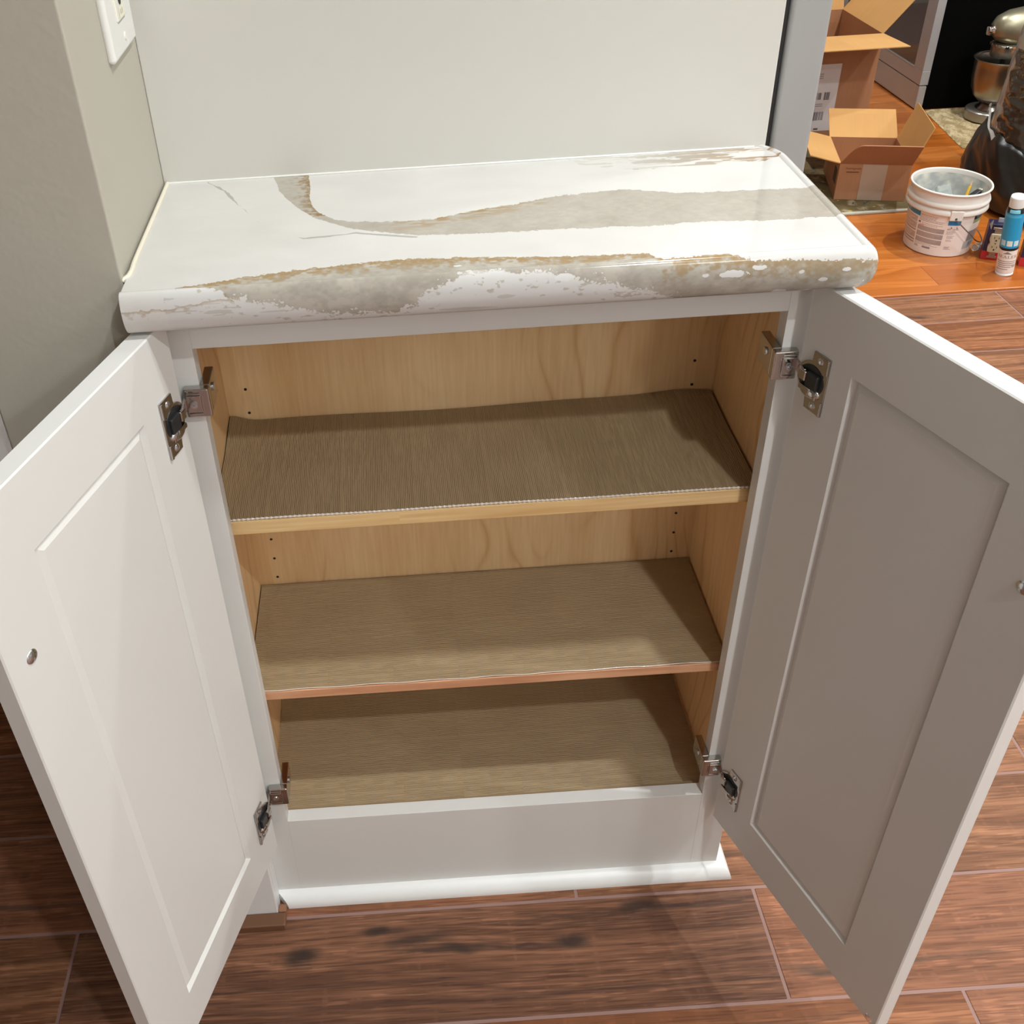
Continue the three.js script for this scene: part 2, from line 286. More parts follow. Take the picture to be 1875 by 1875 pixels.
{ // glass globe pendant behind the viewer
  const t = thing('pendant_light', 'white glass globe pendant hanging behind the viewer', 'light', [1.25, 2.2, 2.3]);
  part('globe', new THREE.SphereGeometry(.11, 32, 20), new THREE.MeshStandardMaterial({ color: 0xffffff, emissive: LAMP_COLOR, emissiveIntensity: 4 }), t);
  part('rod', cyl(.006, .006, .11, CEIL - 2.2, 12), M.trim, t);
  const p = new THREE.PointLight(LAMP_COLOR, 1.3, 0, 2); p.position.set(1.25, 2.2, 2.3); p.castShadow = true; p.shadow.radius = 5; p.name = 'globe_bulb'; scene.add(p);
}
// ---------------------------------------------------------------- the cabinet
const cab = worldThing('base_cabinet', 'white painted base cabinet with both shaker doors open and three maple shelves', 'cabinet', [.26, 0, -.09]);
part('side_panel', box(-.0272, xil, .004, .876, -.204, -FT - .0002), M.maple, cab);
part('side_panel', box(xir, .5366, .004, .876, -.204, -FT - .0002), M.maple, cab);
part('end_panel', box(.5368, xcr, 0, .876, -.204, -FT - .0002), M.paint, cab);
const backP = part('back_panel', box(xil, xir, .01, .876, -.204, -Db), M.maple, cab, 'maple back panel with small shelf pin holes');
for (const hx of [.0065, .5015]) for (const hy of [.668, .6365, .4475, .416, .3845]) { const g = new THREE.CylinderGeometry(.0017, .0017, .0006, 12); g.rotateX(Math.PI / 2); g.translate(hx, hy, -Db + .0001); part('pin_hole', g, M.dark, backP); }
part('bottom_panel', box(xil, xir, .143, .1552, -Db, -FT - .0002, 0), M.maple, cab);
part('stile', rbox(xcl, x1, 0, .877, -FT, 0, .0004), M.paint, cab); part('stile', rbox(x2, xcr, 0, .877, -FT, 0, .0004), M.paint, cab);
part('top_rail', rbox(x1, x2, yt, .877, -FT, -.00005, .0004, 0), M.paint, cab); part('bottom_rail', rbox(x1, x2, 0, yb, -FT, -.00005, .0004, 0), M.paint, cab);
// shelves
part('shelf', merge(rbox(xil + .001, xir - .002, .6068, .6244, -Db + .001, -.0233, .0012, 0)), M.mapleEdge, cab, 'upper shelf with a yellow maple edge');
part('shelf', merge(rbox(xil + .001, xir - .004, .3582, .3716, -Db + .001, -.0233, .0012, 0)), M.mapleEdge2, cab, 'lower shelf with a thinner pinkish maple edge');
// quarter-round moulding at the foot, mitred at both ends
{
  const hM = .0168, dM = .0165, N = 8, prof = []; for (let i = 0; i <= N; i++) { const a = i / N * Math.PI / 2; prof.push([dM * Math.sin(a), hM * Math.cos(a)]); }
  const front = gridGeo(1, N, (u, v) => { const [d, y] = prof[Math.round(v * N)]; return [u < .5 ? xcl + d * .98 : xcr + d, y, d]; });
  const cap = new THREE.BufferGeometry(); const cp = []; for (let i = 0; i < N; i++) { const [d0, y0] = prof[i], [d1, y1] = prof[i + 1]; cp.push(xcl + .0002, 0, 0, xcl + d0 * .98, y0, d0, xcl + d1 * .98, y1, d1); } cap.setAttribute('position', new THREE.Float32BufferAttribute(cp, 3)); cap.computeVertexNormals();
  const ret = gridGeo(1, N, (u, v) => { const [d, y] = prof[Math.round(v * N)]; return [xcr + d, y, u < .5 ? d : -.2]; });
  part('shoe_moulding', merge(front, cap), M.trim, cab, 'white quarter-round moulding along the front'); part('shoe_moulding', ret, M.trim, cab);
}
// doors
const DR = [.5218, .0142, 1.2113], DL = [-.0088, .0154, 1.2346], dW = .2643, dT = .8755, dB = .1403, dth = .0172, RL = .0628, ST = .0571;
function doorMat(s) { const [x, z, a] = s > 0 ? DR : DL; return new THREE.Matrix4().makeRotationY(-s * a).setPosition(x, 0, z); }
function extrude(poly, len) { const sh = new THREE.Shape(poly.map(p => new THREE.Vector2(...p))); const g = new THREE.ExtrudeGeometry(sh, { depth: len, bevelEnabled: false }); g.clearGroups(); return g; }
function makeDoor(s) {
  const m = doorMat(s), d = sub('door', cab, s > 0 ? 'right shaker door swung open, inside face in shade' : 'left shaker door swung open, inside face brightly lit');
  const c = .0012, b = .0036, q = .0046, ins = .0058;
  const flipWind = g => { const p = g.attributes.position, t = V(0, 0, 0), w = V(0, 0, 0); for (let i = 0; i < p.count; i += 3) { t.fromBufferAttribute(p, i + 1); w.fromBufferAttribute(p, i + 2); p.setXYZ(i + 1, w.x, w.y, w.z); p.setXYZ(i + 2, t.x, t.y, t.z); } };
  const mk = (poly, len, toUYZ, mir) => { const g = ni(extrude(poly, len)); const p = g.attributes.position; for (let i = 0; i < p.count; i++) { const [u, y, z] = toUYZ(p.getX(i), p.getY(i), p.getZ(i)); p.setXYZ(i, s * u, y, z); } const t = toUYZ; const det = detSign(toUYZ) * s; if (det < 0) flipWind(g); g.computeVertexNormals(); boxUV(g); g.applyMatrix4(m); return g; };
  const detSign = f => { const o = f(0, 0, 0), a = f(1, 0, 0), bb = f(0, 1, 0), cc = f(0, 0, 1); const A = V(a[0] - o[0], a[1] - o[1], a[2] - o[2]), B = V(bb[0] - o[0], bb[1] - o[1], bb[2] - o[2]), C = V(cc[0] - o[0], cc[1] - o[1], cc[2] - o[2]); return Math.sign(A.cross(B).dot(C)); };
  const pS = [[0, -dth], [0, -c], [c, 0], [ST, 0], [ST + b, -q], [ST + b, -dth]];
  const pR = [[c, -dth], [c, 0], [RL, 0], [RL + b, -q], [RL + b, -dth]];
  const strip = [[0, -dth], [0, -c], [c, 0], [c, -dth]];                // eased top and bottom edges run the full width
  part('stile', mk(pS, dT - dB - 2 * c, (a, z, l) => [a, dB + c + l, z]), M.paint, d); part('stile', mk(pS, dT - dB - 2 * c, (a, z, l) => [dW - a, dB + c + l, z]), M.paint, d);
  part('rail', merge(mk(pR, dW - 2 * ST, (a, z, l) => [ST + l, dT - a, z]), mk(strip, dW, (a, z, l) => [l, dT - a, z])), M.paint, d);
  part('rail', merge(mk(pR, dW - 2 * ST, (a, z, l) => [ST + l, dB + a, z]), mk(strip, dW, (a, z, l) => [l, dB + a, z])), M.paint, d);
  { // flat panel with a bevelled border rising out of the groove
    const u0 = ST + b, u1 = dW - ST - b, v0 = dB + RL + b, v1 = dT - RL - b, zt = -.0014, zo = -q + .0002, zb = -.013;
    const ring = (e, z) => [[u0 + e, v0 + e, z], [u1 - e, v0 + e, z], [u1 - e, v1 - e, z], [u0 + e, v1 - e, z]], A = ring(0, zo), B = ring(ins, zt), Z = ring(0, zb), f = [];
    const quad = (p, r, w, x) => f.push(...p, ...r, ...w, ...p, ...w, ...x);
    for (let i = 0; i < 4; i++) { const k = (i + 1) % 4; quad(A[i], A[k], B[k], B[i]); quad(Z[i], Z[k], A[k], A[i]); } quad(...B); quad(Z[3], Z[2], Z[1], Z[0]);
    const g = new THREE.BufferGeometry(); g.setAttribute('position', new THREE.Float32BufferAttribute(f, 3)); const p = g.attributes.position; for (let i = 0; i < p.count; i++) p.setX(i, s * p.getX(i)); if (s < 0) flipWind(g); g.computeVertexNormals(); boxUV(g); part('panel', g.applyMatrix4(m), M.paint, d);
  }
  const sc = lathe([[0, .0021], [.0028, .0019], [.0049, .001], [.0056, 0]], 20); sc.rotateX(Math.PI / 2); sc.translate(s * .2408, .7432, .0001); part('screw', sc.applyMatrix4(m), M.zinc, d, 'pan-head screw of the outside knob');
  if (s > 0) { const bp = lathe([[0, .0016], [.003, .0014], [.0044, 0]], 16); bp.rotateX(Math.PI / 2); bp.translate(.2545, .1475, 0); part('bumper', bp.applyMatrix4(m), phys(lin(.9, .9, .88), { transmission: .9, roughness: .2, thickness: .001 }), d, 'clear round felt-sized bumper'); }
}
makeDoor(1); makeDoor(-1);
// hinges: q counts outward from the edge of the opening
function makeHinge(s, y) {
  const h = sub('hinge', cab, (s > 0 ? 'right ' : 'left ') + (y > .5 ? 'upper' : 'lower') + ' nickel compact hinge'), X = q => s > 0 ? x2 + q : x1 - q, m = doorMat(s);
  const qb = (q0, q1, y0, y1, z0, z1, r) => rbox(Math.min(X(q0), X(q1)), Math.max(X(q0), X(q1)), y0, y1, z0, z1, r);
  part('bracket', merge(qb(-.0086, .0132, y - .0145, y + .0145, .0004, .0085, .0016), qb(-.0086, -.0003, y - .0135, y + .0145, -.029, .0012, .0012)), M.chrome, h);
  part('adjuster_plate', merge(qb(-.0012, .0115, y - .0085, y + .0085, .0083, .0098, .0006), qb(-.001, .011, y + .0095, y + .0112, .0083, .0094, .0004), qb(-.001, .011, y - .0112, y - .0095, .0083, .0094, .0004), qb(-.0028, -.0018, y - .007, y + .007, .0083, .0092, .0003)), M.chrome, h);
  const sc = new THREE.CylinderGeometry(.0034, .0038, .0012, 20); sc.rotateX(Math.PI / 2); sc.translate(X(.0055), y, .0102);
  part('screw', merge(sc, box(X(.0055) - .0022, X(.0055) + .0022, y - .0004, y + .0004, .0106, .01105), box(X(.0055) - .0004, X(.0055) + .0004, y - .0022, y + .0022, .0106, .01105)), M.zinc, h);
  const ss = new THREE.CylinderGeometry(.0036, .004, .0016, 20); ss.rotateZ(Math.PI / 2); ss.translate(X(-.0092), y + .004, -.012); part('screw', ss, M.zinc, h);
  // cup side, in the door's own frame: u from the hinge edge, n out of the inside face
  const T = g => g.applyMatrix4(m), U = (u0, u1, a, b, n0, n1, r) => T(rbox(Math.min(s * u0, s * u1), Math.max(s * u0, s * u1), y + a, y + b, n0, n1, r));
  const sh = new THREE.Shape(); const P = (u, v) => [s * u, v];
  sh.moveTo(...P(.0345, -.0285)); sh.lineTo(...P(.0345, .0275)); sh.lineTo(...P(.0168, .0275)); sh.lineTo(...P(.0158, .0165)); for (let i = 0; i <= 14; i++) { const a = Math.PI / 2 + .18 + i / 14 * (Math.PI - .5); sh.lineTo(...P(.0185 + .0165 * Math.cos(a), .0005 + .0165 * Math.sin(a))); } sh.lineTo(...P(.0148, -.0175)); sh.lineTo(...P(.0158, -.0285)); sh.closePath();
  const pg = new THREE.ExtrudeGeometry(sh, { depth: .0012, bevelEnabled: true, bevelSize: .0005, bevelThickness: .0005, bevelSegments: 2, curveSegments: 10 }); pg.clearGroups(); pg.translate(0, 0, .0004);
  const plate = ni(pg); plate.translate(0, y, 0); boxUV(plate);
  part('cup_plate', merge(T(plate), U(.0325, .0350, .0125, .0275, .0004, .0034, .0006), U(.0325, .0350, -.0285, -.0145, .0004, .0034, .0006)), M.chrome, h);
  for (const dy of [.0215, -.0225]) { const g = lathe([[0, .0018], [.0022, .0016], [.0036, 0]], 18); g.rotateX(Math.PI / 2); g.translate(s * .0245, y + dy, .002); part('rivet', T(g), M.zinc, h); }
  const cupG = new THREE.CylinderGeometry(.0142, .0142, .0014, 28); cupG.rotateX(Math.PI / 2); cupG.translate(s * .0185, y + .0005, .002);
  part('cup_recess', merge(T(cupG), U(.0155, .0285, -.0065, .0085, .002, .0058, .0012)), M.blackplastic, h, 'black soft-close insert');
  const capS = new THREE.SphereGeometry(.0105, 20, 10, 0, Math.PI * 2, 0, Math.PI / 2); capS.rotateX(Math.PI / 2); capS.scale(1.1, .62, .55); capS.translate(s * .0195, y - .0105, .0015);
  part('cup_cap', merge(T(ni(capS)), U(.0095, .0235, -.0105, -.0055, .002, .0072, .0012), U(.022, .029, -.015, -.008, .002, .0052, .001)), M.chrome, h);
  const A = V(s * .014, y + .004, .006).applyMatrix4(m), B = V(X(.0125), y + .001, .004);
  part('arm', merge(bar(B, A, .0022, .0105), U(.0085, .0165, -.001, .0085, .0035, .0078, .001)), M.chrome, h);
}
for (const s of [1, -1]) { makeHinge(s, .788); makeHinge(s, .2245); }

// ---------------------------------------------------------------- shelf liners
function linerGeo(xa, xb, za, zb, y, ribAlongX, lift) {
  return gridGeo(80, 40, (u, v) => { const x = lerp(xa, xb, u), z = lerp(za, zb, v); return [x, y + (lift ? lift(x, z) : 0), z]; }, (u, v, q) => ribAlongX ? [q[2], q[0]] : [q[0], q[2]]);
}
function thick(g, t) { const b = g.clone(); b.translate(0, -t, 0); const ix = Array.from(b.index.array); for (let i = 0; i < ix.length; i += 3) [ix[i + 1], ix[i + 2]] = [ix[i + 2], ix[i + 1]]; b.setIndex(ix); b.computeVertexNormals(); return b; }
function flipIdx(g) { const ix = Array.from(g.index.array); for (let i = 0; i < ix.length; i += 3) [ix[i + 1], ix[i + 2]] = [ix[i + 2], ix[i + 1]]; g.setIndex(ix); g.computeVertexNormals(); return g; }
function makeLiner(label, y, zf, ribX, lift) {
  const t = worldThing('shelf_liner', label, 'shelf liner', [.255, y - .0016, -.1]);
  const za = -Db + .0015, zb = zf, xa = xil + .0015, xb = xir - .003;
  const top = flipIdx(linerGeo(xa, xb, za, zb, y, ribX, lift)), bot = thick(top, .0014);
  part('sheet', merge(top, bot), M.liner, t);
  return t;
}
const lift1 = (x, z) => { const b = sstep(-.12, -.19, z); return b * (.006 * Math.exp(-(((x - .49) / .045) ** 2)) + .0085 * Math.exp(-(((x + .014) / .016) ** 2)) - .0 + .0012 * Math.sin(x * 21)) + .0002; };
const L1 = makeLiner('ribbed taupe vinyl liner with curled back corners on the upper shelf', .6264, -.0245, false, lift1);
part('front_edge', gridGeo(900, 6, (u, v) => { const x = lerp(xil + .002, xir - .0035, u), a = -v * Math.PI * 2, r = .0012 * (1 + .32 * Math.sin(x * 2 * Math.PI / .0046)); return [x, .6262 + .0004 * Math.sin(x * 31) + r * Math.cos(a), -.0238 + r * Math.sin(a)]; }), M.linerEdge, L1, 'shiny beaded front edge');
const L2 = makeLiner('ribbed taupe vinyl liner lying flat on the lower shelf', .3733, -.0245, true);
{ const pts = []; for (let i = 0; i <= 40; i++) { const x = lerp(xil + .002, xir - .005, i / 40); pts.push([x, .3733, -.0242 + .0006 * Math.sin(x * 90)]); } part('front_edge', tube(pts, .0006, 200, 5), M.linerEdge, L2); }
makeLiner('ribbed taupe vinyl liner covering the cabinet bottom', .1573, -FT - .001, true);

// ---------------------------------------------------------------- countertop
{
  const ct = worldThing('countertop', 'white laminate countertop with grey and tan veining and a rounded nose', 'countertop', [.26, yc, -.07]);
  const xi = .5445, zi = .0345, spl = new THREE.CatmullRomCurve3([[0, .914], [.0018, .9152], [.004, .9158], [.0065, .9152], [.0092, .912], [.0112, .906], [.0118, .899], [.0111, .8915], [.0085, .8845], [.005, .8803], [.001, .8784], [-.01, .878], [-.034, .878]].map(p => V(p[0], p[1], 0)), false, 'centripetal');
  const prof = spl.getPoints(44); let acc = 0; const arc = prof.map((p, i) => { if (i) acc += p.distanceTo(prof[i - 1]); return acc; });
  const path = [];                                                    // [x0, z0, kx, kz, uAlong(0 front / 1 side)]
  for (let i = 0; i <= 110; i++) path.push([lerp(xL, xi, i / 110), zi, 0, 1]);
  for (let i = 1; i < 9; i++) { const a = i / 9 * Math.PI / 2, e = .4; path.push([xi, zi, .98 * Math.pow(Math.sin(a), e), Math.pow(Math.cos(a), e)]); }
  const rb = z => { const t = clamp((-.155 - z) / (Dc - .155)); return -.0115 * t * t; };
  for (let i = 0; i <= 50; i++) { const z = lerp(zi, -Dc, i / 50); path.push([xi + rb(z), z, .98, 0]); }
  const n = path.length - 1, m = prof.length - 1;
  const edge = gridGeo(n, m, (u, v) => { const [x, z, kx, kz] = path[Math.round(u * n)], p = prof[Math.round(v * m)]; return [x + kx * p.x, p.y, z + kz * p.x]; }, (u, v) => { const [x, z, kx, kz] = path[Math.round(u * n)], a = arc[Math.round(v * m)]; return [x + kx * a, z + kz * a]; });
  const top = gridGeo(60, 50, (u, v) => { const z = lerp(zi, -Dc, v); return [lerp(xL, xi + rb(z), u), .914, z]; }, (u, v, q) => [q[0], q[2]]);
  const fl = g => { g.computeVertexNormals(); const nn = g.attributes.normal; return g; };
  // left end cap
  const shp = new THREE.Shape([new THREE.Vector2(-Dc, .914), ...prof.map(p => new THREE.Vector2(zi + p.x, p.y)), new THREE.Vector2(-Dc, .878)]);
  const cap = new THREE.ShapeGeometry(shp); cap.rotateY(-Math.PI / 2); cap.translate(xL, 0, 0);
  part('slab', merge(edge, top, cap, box(xL, xi, .8782, .879, -Dc, zi - .03)), M.laminate, ct);
  part('caulk_bead', tube([[xL + .001, .9145, -Dc + .001], [xL + .0012, .9148, -.1], [xL + .001, .9146, -.02], [xL + .001, .9144, .008], [xL - .004, .912, .012]], .0022, 30, 6), M.bead, ct, 'cream caulk bead along the left wall');
  part('caulk_bead', tube([[xL, .9143, -Dc + .0004], [.15, .9145, -Dc + .0006], [.53, .9143, -Dc + .0004]], .0012, 30, 6), M.whiteplastic, ct);
}
// ---------------------------------------------------------------- wall plate on the nook's left wall
{
  const xw = -.0355, t = worldThing('wall_plate', 'white wall plate with a dark round jack on the left nook wall', 'wall plate', [xw, 1.115, -.124]);
  part('plate', rbox(xw - .001, xw + .0062, 1.055, 1.17, -.1665, -.0815, .0052, 1, 4), M.whiteplastic, t);
  const ins = part('insert', rbox(xw, xw + .0076, 1.081, 1.145, -.14, -.109, .0012), phys(lin(.82, .81, .72), { roughness: .3 }), t);
  const j = new THREE.CylinderGeometry(.0036, .0036, .001, 20); j.rotateZ(Math.PI / 2); j.translate(xw + .0076, 1.0955, -.1245); part('jack_hole', j, M.dark, ins);
  part('label_print', (() => { const g = new THREE.PlaneGeometry(.018, .009); g.rotateY(Math.PI / 2); g.translate(xw + .0078, 1.0868, -.1255); return g; })(), std(0xffffff, { roughness: .4, map: canvasTex(128, 64, (c, w, h) => { c.fillStyle = '#ece9d4'; c.fillRect(0, 0, w, h); c.fillStyle = '#8d8c80'; c.font = 'bold 40px sans-serif'; c.fillText('A', 28, 46); c.fillStyle = '#b9b8ab'; c.fillRect(66, 16, 10, 32); c.fillRect(82, 16, 10, 32); c.fillRect(66, 28, 26, 6); }) }), ins);
  part('slot', box(xw + .0058, xw + .0064, 1.0792, 1.0799, -.138, -.113), std(lin(.35, .35, .32)), t);
  const s = new THREE.CylinderGeometry(.0032, .0034, .0014, 18); s.rotateZ(Math.PI / 2); s.translate(xw + .0064, 1.0665, -.1275); part('screw', s, phys(lin(.86, .86, .8), { roughness: .15 }), t);
}

// ================================================================ the kitchen beyond
// ---------------------------------------------------------------- refrigerator beside the nook
M.steel = std(lin(.40, .405, .40), { metalness: .35, roughness: .5 });
{
  const t = worldThing('refrigerator', 'stainless refrigerator door edge beside the white nook wall', 'refrigerator', [.2, 0, -.66]);
  part('body', rbox(-.03, .537, .02, 1.78, -1.12, -.212, .004), std(lin(.12, .12, .125), { roughness: .5 }), t);
  part('gasket', rbox(.5374, .5535, .05, 1.76, -1.115, -.205, .002), M.dark, t, 'black rubber gasket');
  part('door', rbox(.5535, .5925, .05, 1.77, -1.12, -.2025, .005, 1, 4), M.steel, t, 'stainless door seen edge-on');
  part('foot', cyl(.02, .02, 0, .05, 16, .48, -.3), M.dark, t); part('foot', cyl(.02, .02, 0, .05, 16, .48, -1.05), M.dark, t);
}
// ---------------------------------------------------------------- cardboard
const cardFn = (a, b, s) => (u, v) => mix3(a, b, clamp(.5 + .25 * (fbm(u * 300, v * 12, s, 2) - .5) + .8 * (fbm(u * 9, v * 9, s + 4, 3) - .5)));
const cardOut = std(lin(1, 1, 1), { map: makeTex(256, 256, cardFn([178, 128, 92], [158, 108, 74], 901), true, .3, .3), roughness: .85 });
const cardIn = std(lin(1, 1, 1), { map: makeTex(256, 256, cardFn([206, 158, 98], [190, 142, 84], 911), true, .3, .3), roughness: .85 });
const TK = .0035;
// a box whose walls stand on y = 0, local frame: front face at z = 0, x from 0 to w, depth towards -z; flaps [length, degrees from upright, outward]
function carton(name, label, at, ry, w, h, d, fl) {
  const t = thing(name, label, 'cardboard box', at, ry);
  const two = g => g;
  part('front_panel', rbox(0, w, 0, h, -TK, 0, .0008), cardOut, t); part('back_panel', rbox(0, w, 0, h, -d, -d + TK, .0008), cardOut, t);
  part('side_panel', rbox(0, TK, 0, h, -d + TK, -TK, .0008), cardOut, t); part('side_panel', rbox(w - TK, w, 0, h, -d + TK, -TK, .0008), cardOut, t);
  part('bottom_panel', rbox(TK, w - TK, 0, TK, -d + TK, -TK, .0008), cardIn, t);
  const flap = (len, L, ang, px, pz, yaw, cut) => {
    const s = new THREE.Shape(); s.moveTo(0, 0); s.lineTo(len, 0); s.lineTo(len - cut[1], L); s.lineTo(cut[0] + .012 * (cut[0] > 0), L); if (cut[0] > 0) s.quadraticCurveTo(cut[0], L, cut[0] * .6, L * .7); s.closePath();
    const g = new THREE.ExtrudeGeometry(s, { depth: TK * .8, bevelEnabled: false }); g.clearGroups(); g.rotateX(ang * Math.PI / 180); g.rotateY(yaw); g.translate(px, h, pz); return boxUV(ni(g));
  };
  part('flap', flap(w, fl.front[0], fl.front[1], 0, -TK * .8, 0, fl.front[2] || [0, 0]), fl.front[3] ? cardIn : cardOut, t, 'front flap');
  part('flap', flap(w, fl.back[0], fl.back[1], w, -d + TK * .8, Math.PI, [0, 0]), cardIn, t, 'back flap');
  part('flap', flap(d - .004, fl.right[0], fl.right[1], w - TK * .8, -.002, Math.PI / 2, [0, 0]), cardIn, t, 'right flap');
  part('flap', flap(d - .004, fl.left[0], fl.left[1], TK * .8, -d + .002, -Math.PI / 2, [0, .0]), cardIn, t, 'left flap');
  return t;
}
{
  const t = carton('cardboard_box', 'small open cardboard box with taped front on the stained mat', [1.4885, .0072, -2.026], -.237, .1975, .113, .225,
    { front: [.108, 41, [.03, 0]], back: [.11, 58], right: [.117, 19], left: [.092, 76] });
  part('tape', box(.064, .132, .001, .112, .0002, .0009), phys(lin(.42, .30, .22), { roughness: .3 }), t, 'strip of clear packing tape');
  const pr = new THREE.PlaneGeometry(.052, .026); pr.translate(.0405, .092, .0007);
  part('print', pr, std(0xffffff, { roughness: .85, transparent: true, map: canvasTex(208, 104, (c, w, h) => { c.clearRect(0, 0, w, h); c.fillStyle = '#a87652'; c.fillRect(0, 0, w, h); c.fillStyle = '#5a3a26'; c.font = 'bold 30px sans-serif'; c.fillText('homegoods', 18, 38, 180); c.font = '22px sans-serif'; c.fillText('—————', 26, 84, 150); c.fillRect(26, 66, 140, 12); }) }), t, 'two lines of brown print');
  const tri = box(-.0008, -.0002, .04, .085, -.06, -.02); part('slot_print', tri, std(lin(.09, .05, .03), { roughness: .9 }), t);
}
{
  const t = carton('cardboard_box', 'tall open cardboard box with a white shipping label behind the small box', [1.33, 0, -2.535], 0, .46, .343, .33,
    { front: [.19, 87, [0, 0], true], back: [.16, 20], right: [.165, 39], left: [.15, 50] });
  const lb = new THREE.PlaneGeometry(.24, .225); lb.translate(.222, .142, .0008);
  part('shipping_label', lb, std(0xffffff, { roughness: .6, map: canvasTex(480, 450, (c, w, h) => {
    c.fillStyle = '#d9d0cf'; c.fillRect(0, 0, w, h); c.fillStyle = '#8a8386'; const r = (s => () => (s = (s * 16807) % 2147483647) / 2147483647)(44);
    const bars = (x, y, bw2, bh) => { let q = x; while (q < x + bw2) { const k = 1 + Math.floor(r() * 4); c.fillRect(q, y, k, bh); q += k + 1 + Math.floor(r() * 3); } };
    c.fillStyle = '#4f4a52'; bars(285, 188, 90, 46); bars(395, 186, 40, 52); bars(270, 318, 140, 58); c.fillStyle = '#8f888c';
    for (let i = 0; i < 3; i++) c.fillRect(300, 60 + i * 14, 70, 5); for (let i = 0; i < 2; i++) c.fillRect(285, 262 + i * 13, 110, 5); c.fillStyle = '#6b5148'; c.fillRect(250, 432, 26, 12); c.fillRect(360, 430, 30, 12);
  }) }), t, 'white shipping label with barcodes');
}
// ---------------------------------------------------------------- stained mat under the small box
{
  const mt = makeTex(512, 512, (u, v) => { let c = mix3([128, 112, 74], [92, 78, 46], clamp(fbm(u * 18, v * 22, 931, 4) * 1.8 - .4)); const s = fbm(u * 70, v * 70, 935, 3); c = mix3(c, [190, 182, 160], sstep(.58, .78, fbm(u * 30, v * 26, 937, 3)) * .6); if (s > .72) c = [66, 76, 70]; if (fbm(u * 50, v * 50, 941, 2) > .84) c = [160, 152, 76]; return mix3(c, [178, 172, 156], sstep(.06, .0, Math.abs(v - .03)) * .0); }, true, .62, .64);
  const g = rbox(1.09, 1.712, .0004, .0068, -2.56, -1.928, .003, 2);
  const t = worldThing('floor_mat', 'paint-stained greenish protective mat under the small cardboard box', 'mat', [1.4, 0, -2.24]);
  part('sheet', g, std(lin(1, 1, 1), { map: mt, roughness: .8 }), t); part('edge', rbox(1.09, 1.713, .0003, .0074, -1.934, -1.922, .002, 0), std(lin(.46, .44, .36), { roughness: .7 }), t, 'pale worn front edge');
}
// ---------------------------------------------------------------- range
{
  const t = worldThing('kitchen_range', 'stainless kitchen range with a black side panel and oven window', 'range', [2.38, 0, -3.13]);
  const X = 2.063, Z0 = -2.752, Z1 = -3.51, st = std(lin(.50, .50, .51), { metalness: .4, roughness: .42 });
  part('side_panel', rbox(X + .026, 2.72, .002, .9, Z0 - .012, Z0 - .002, .002), phys(lin(.002, .002, .002), { roughness: .9, specularIntensity: .12 }), t, 'black side panel');
  part('body', box(X + .03, 2.72, .004, .9, Z1, Z0 - .014), M.dark, t);
  part('drawer', rbox(X + .002, X + .03, .004, .0865, Z1, Z0 - .002, .003), st, t, 'stainless storage drawer');
  const dr = part('door', merge(rbox(X, X + .03, .0895, .14, Z1, Z0, .002), rbox(X, X + .03, .14, .74, Z0 - .062, Z0, .002), rbox(X, X + .03, .14, .74, Z1, Z1 + .062, .002), rbox(X, X + .03, .62, .74, Z1 + .062, Z0 - .062, .002)), st, t, 'stainless oven door');
  part('window', rbox(X + .004, X + .012, .14, .62, Z1 + .062, Z0 - .062, .001), phys(lin(.05, .052, .05), { roughness: .08, metalness: .0, clearcoat: 1, specularIntensity: 1 }), dr, 'dark reflective oven window');
  part('window_trim', merge(rbox(X - .001, X + .006, .137, .1415, Z1 + .06, Z0 - .06, .001), rbox(X - .001, X + .006, .1415, .62, Z0 - .064, Z0 - .0605, .001)), st, dr);
  part('handle', bar(V(X - .045, .69, Z1 + .06), V(X - .045, .69, Z0 - .06), .022, .022, .01), st, dr);
  part('cooktop', rbox(X - .005, 2.72, .9, .915, Z1, Z0, .004), M.blackplastic, t); part('control_panel', rbox(X - .004, X + .03, .75, .9, Z1, Z0, .004), st, t);
}
// ---------------------------------------------------------------- shaggy rug with the mixer on it
{
  const rt = makeTex(512, 512, (u, v) => mix3([196, 178, 140], [146, 126, 88], clamp(.5 + 2.2 * (fbm(u * 60, v * 34, 951, 4) - .5) + 1.2 * (fbm(u * 260, v * 260, 953, 2) - .5))), true, .8, .8);
  const rb = makeTex(512, 512, (u, v) => 255 * fbm(u * 240, v * 180, 957, 3), false, .8, .8);
  const t = worldThing('rug', 'beige shaggy rug in front of the black range side', 'rug', [2.5, 0, -2.55]);
  const g = gridGeo(90, 70, (u, v) => { const z = lerp(-2.738, -2.37, v), xa = lerp(2.094, 2.048, v) + .004 * (fbm(v * 40, 3, 961, 2) - .5), x = lerp(xa, 3.0, u); const e = Math.min(1, Math.min(u, 1 - u) * 40, Math.min(v, 1 - v) * 30); return [x, .0015 + (.0065 + .005 * fbm(x * 60, z * 60, 967, 3)) * e, z]; }, (u, v, q) => [q[0], q[2]]);
  part('pile', flipIdx(g), std(lin(1, 1, 1), { map: rt, bumpMap: rb, bumpScale: .004, roughness: 1 }), t);
}
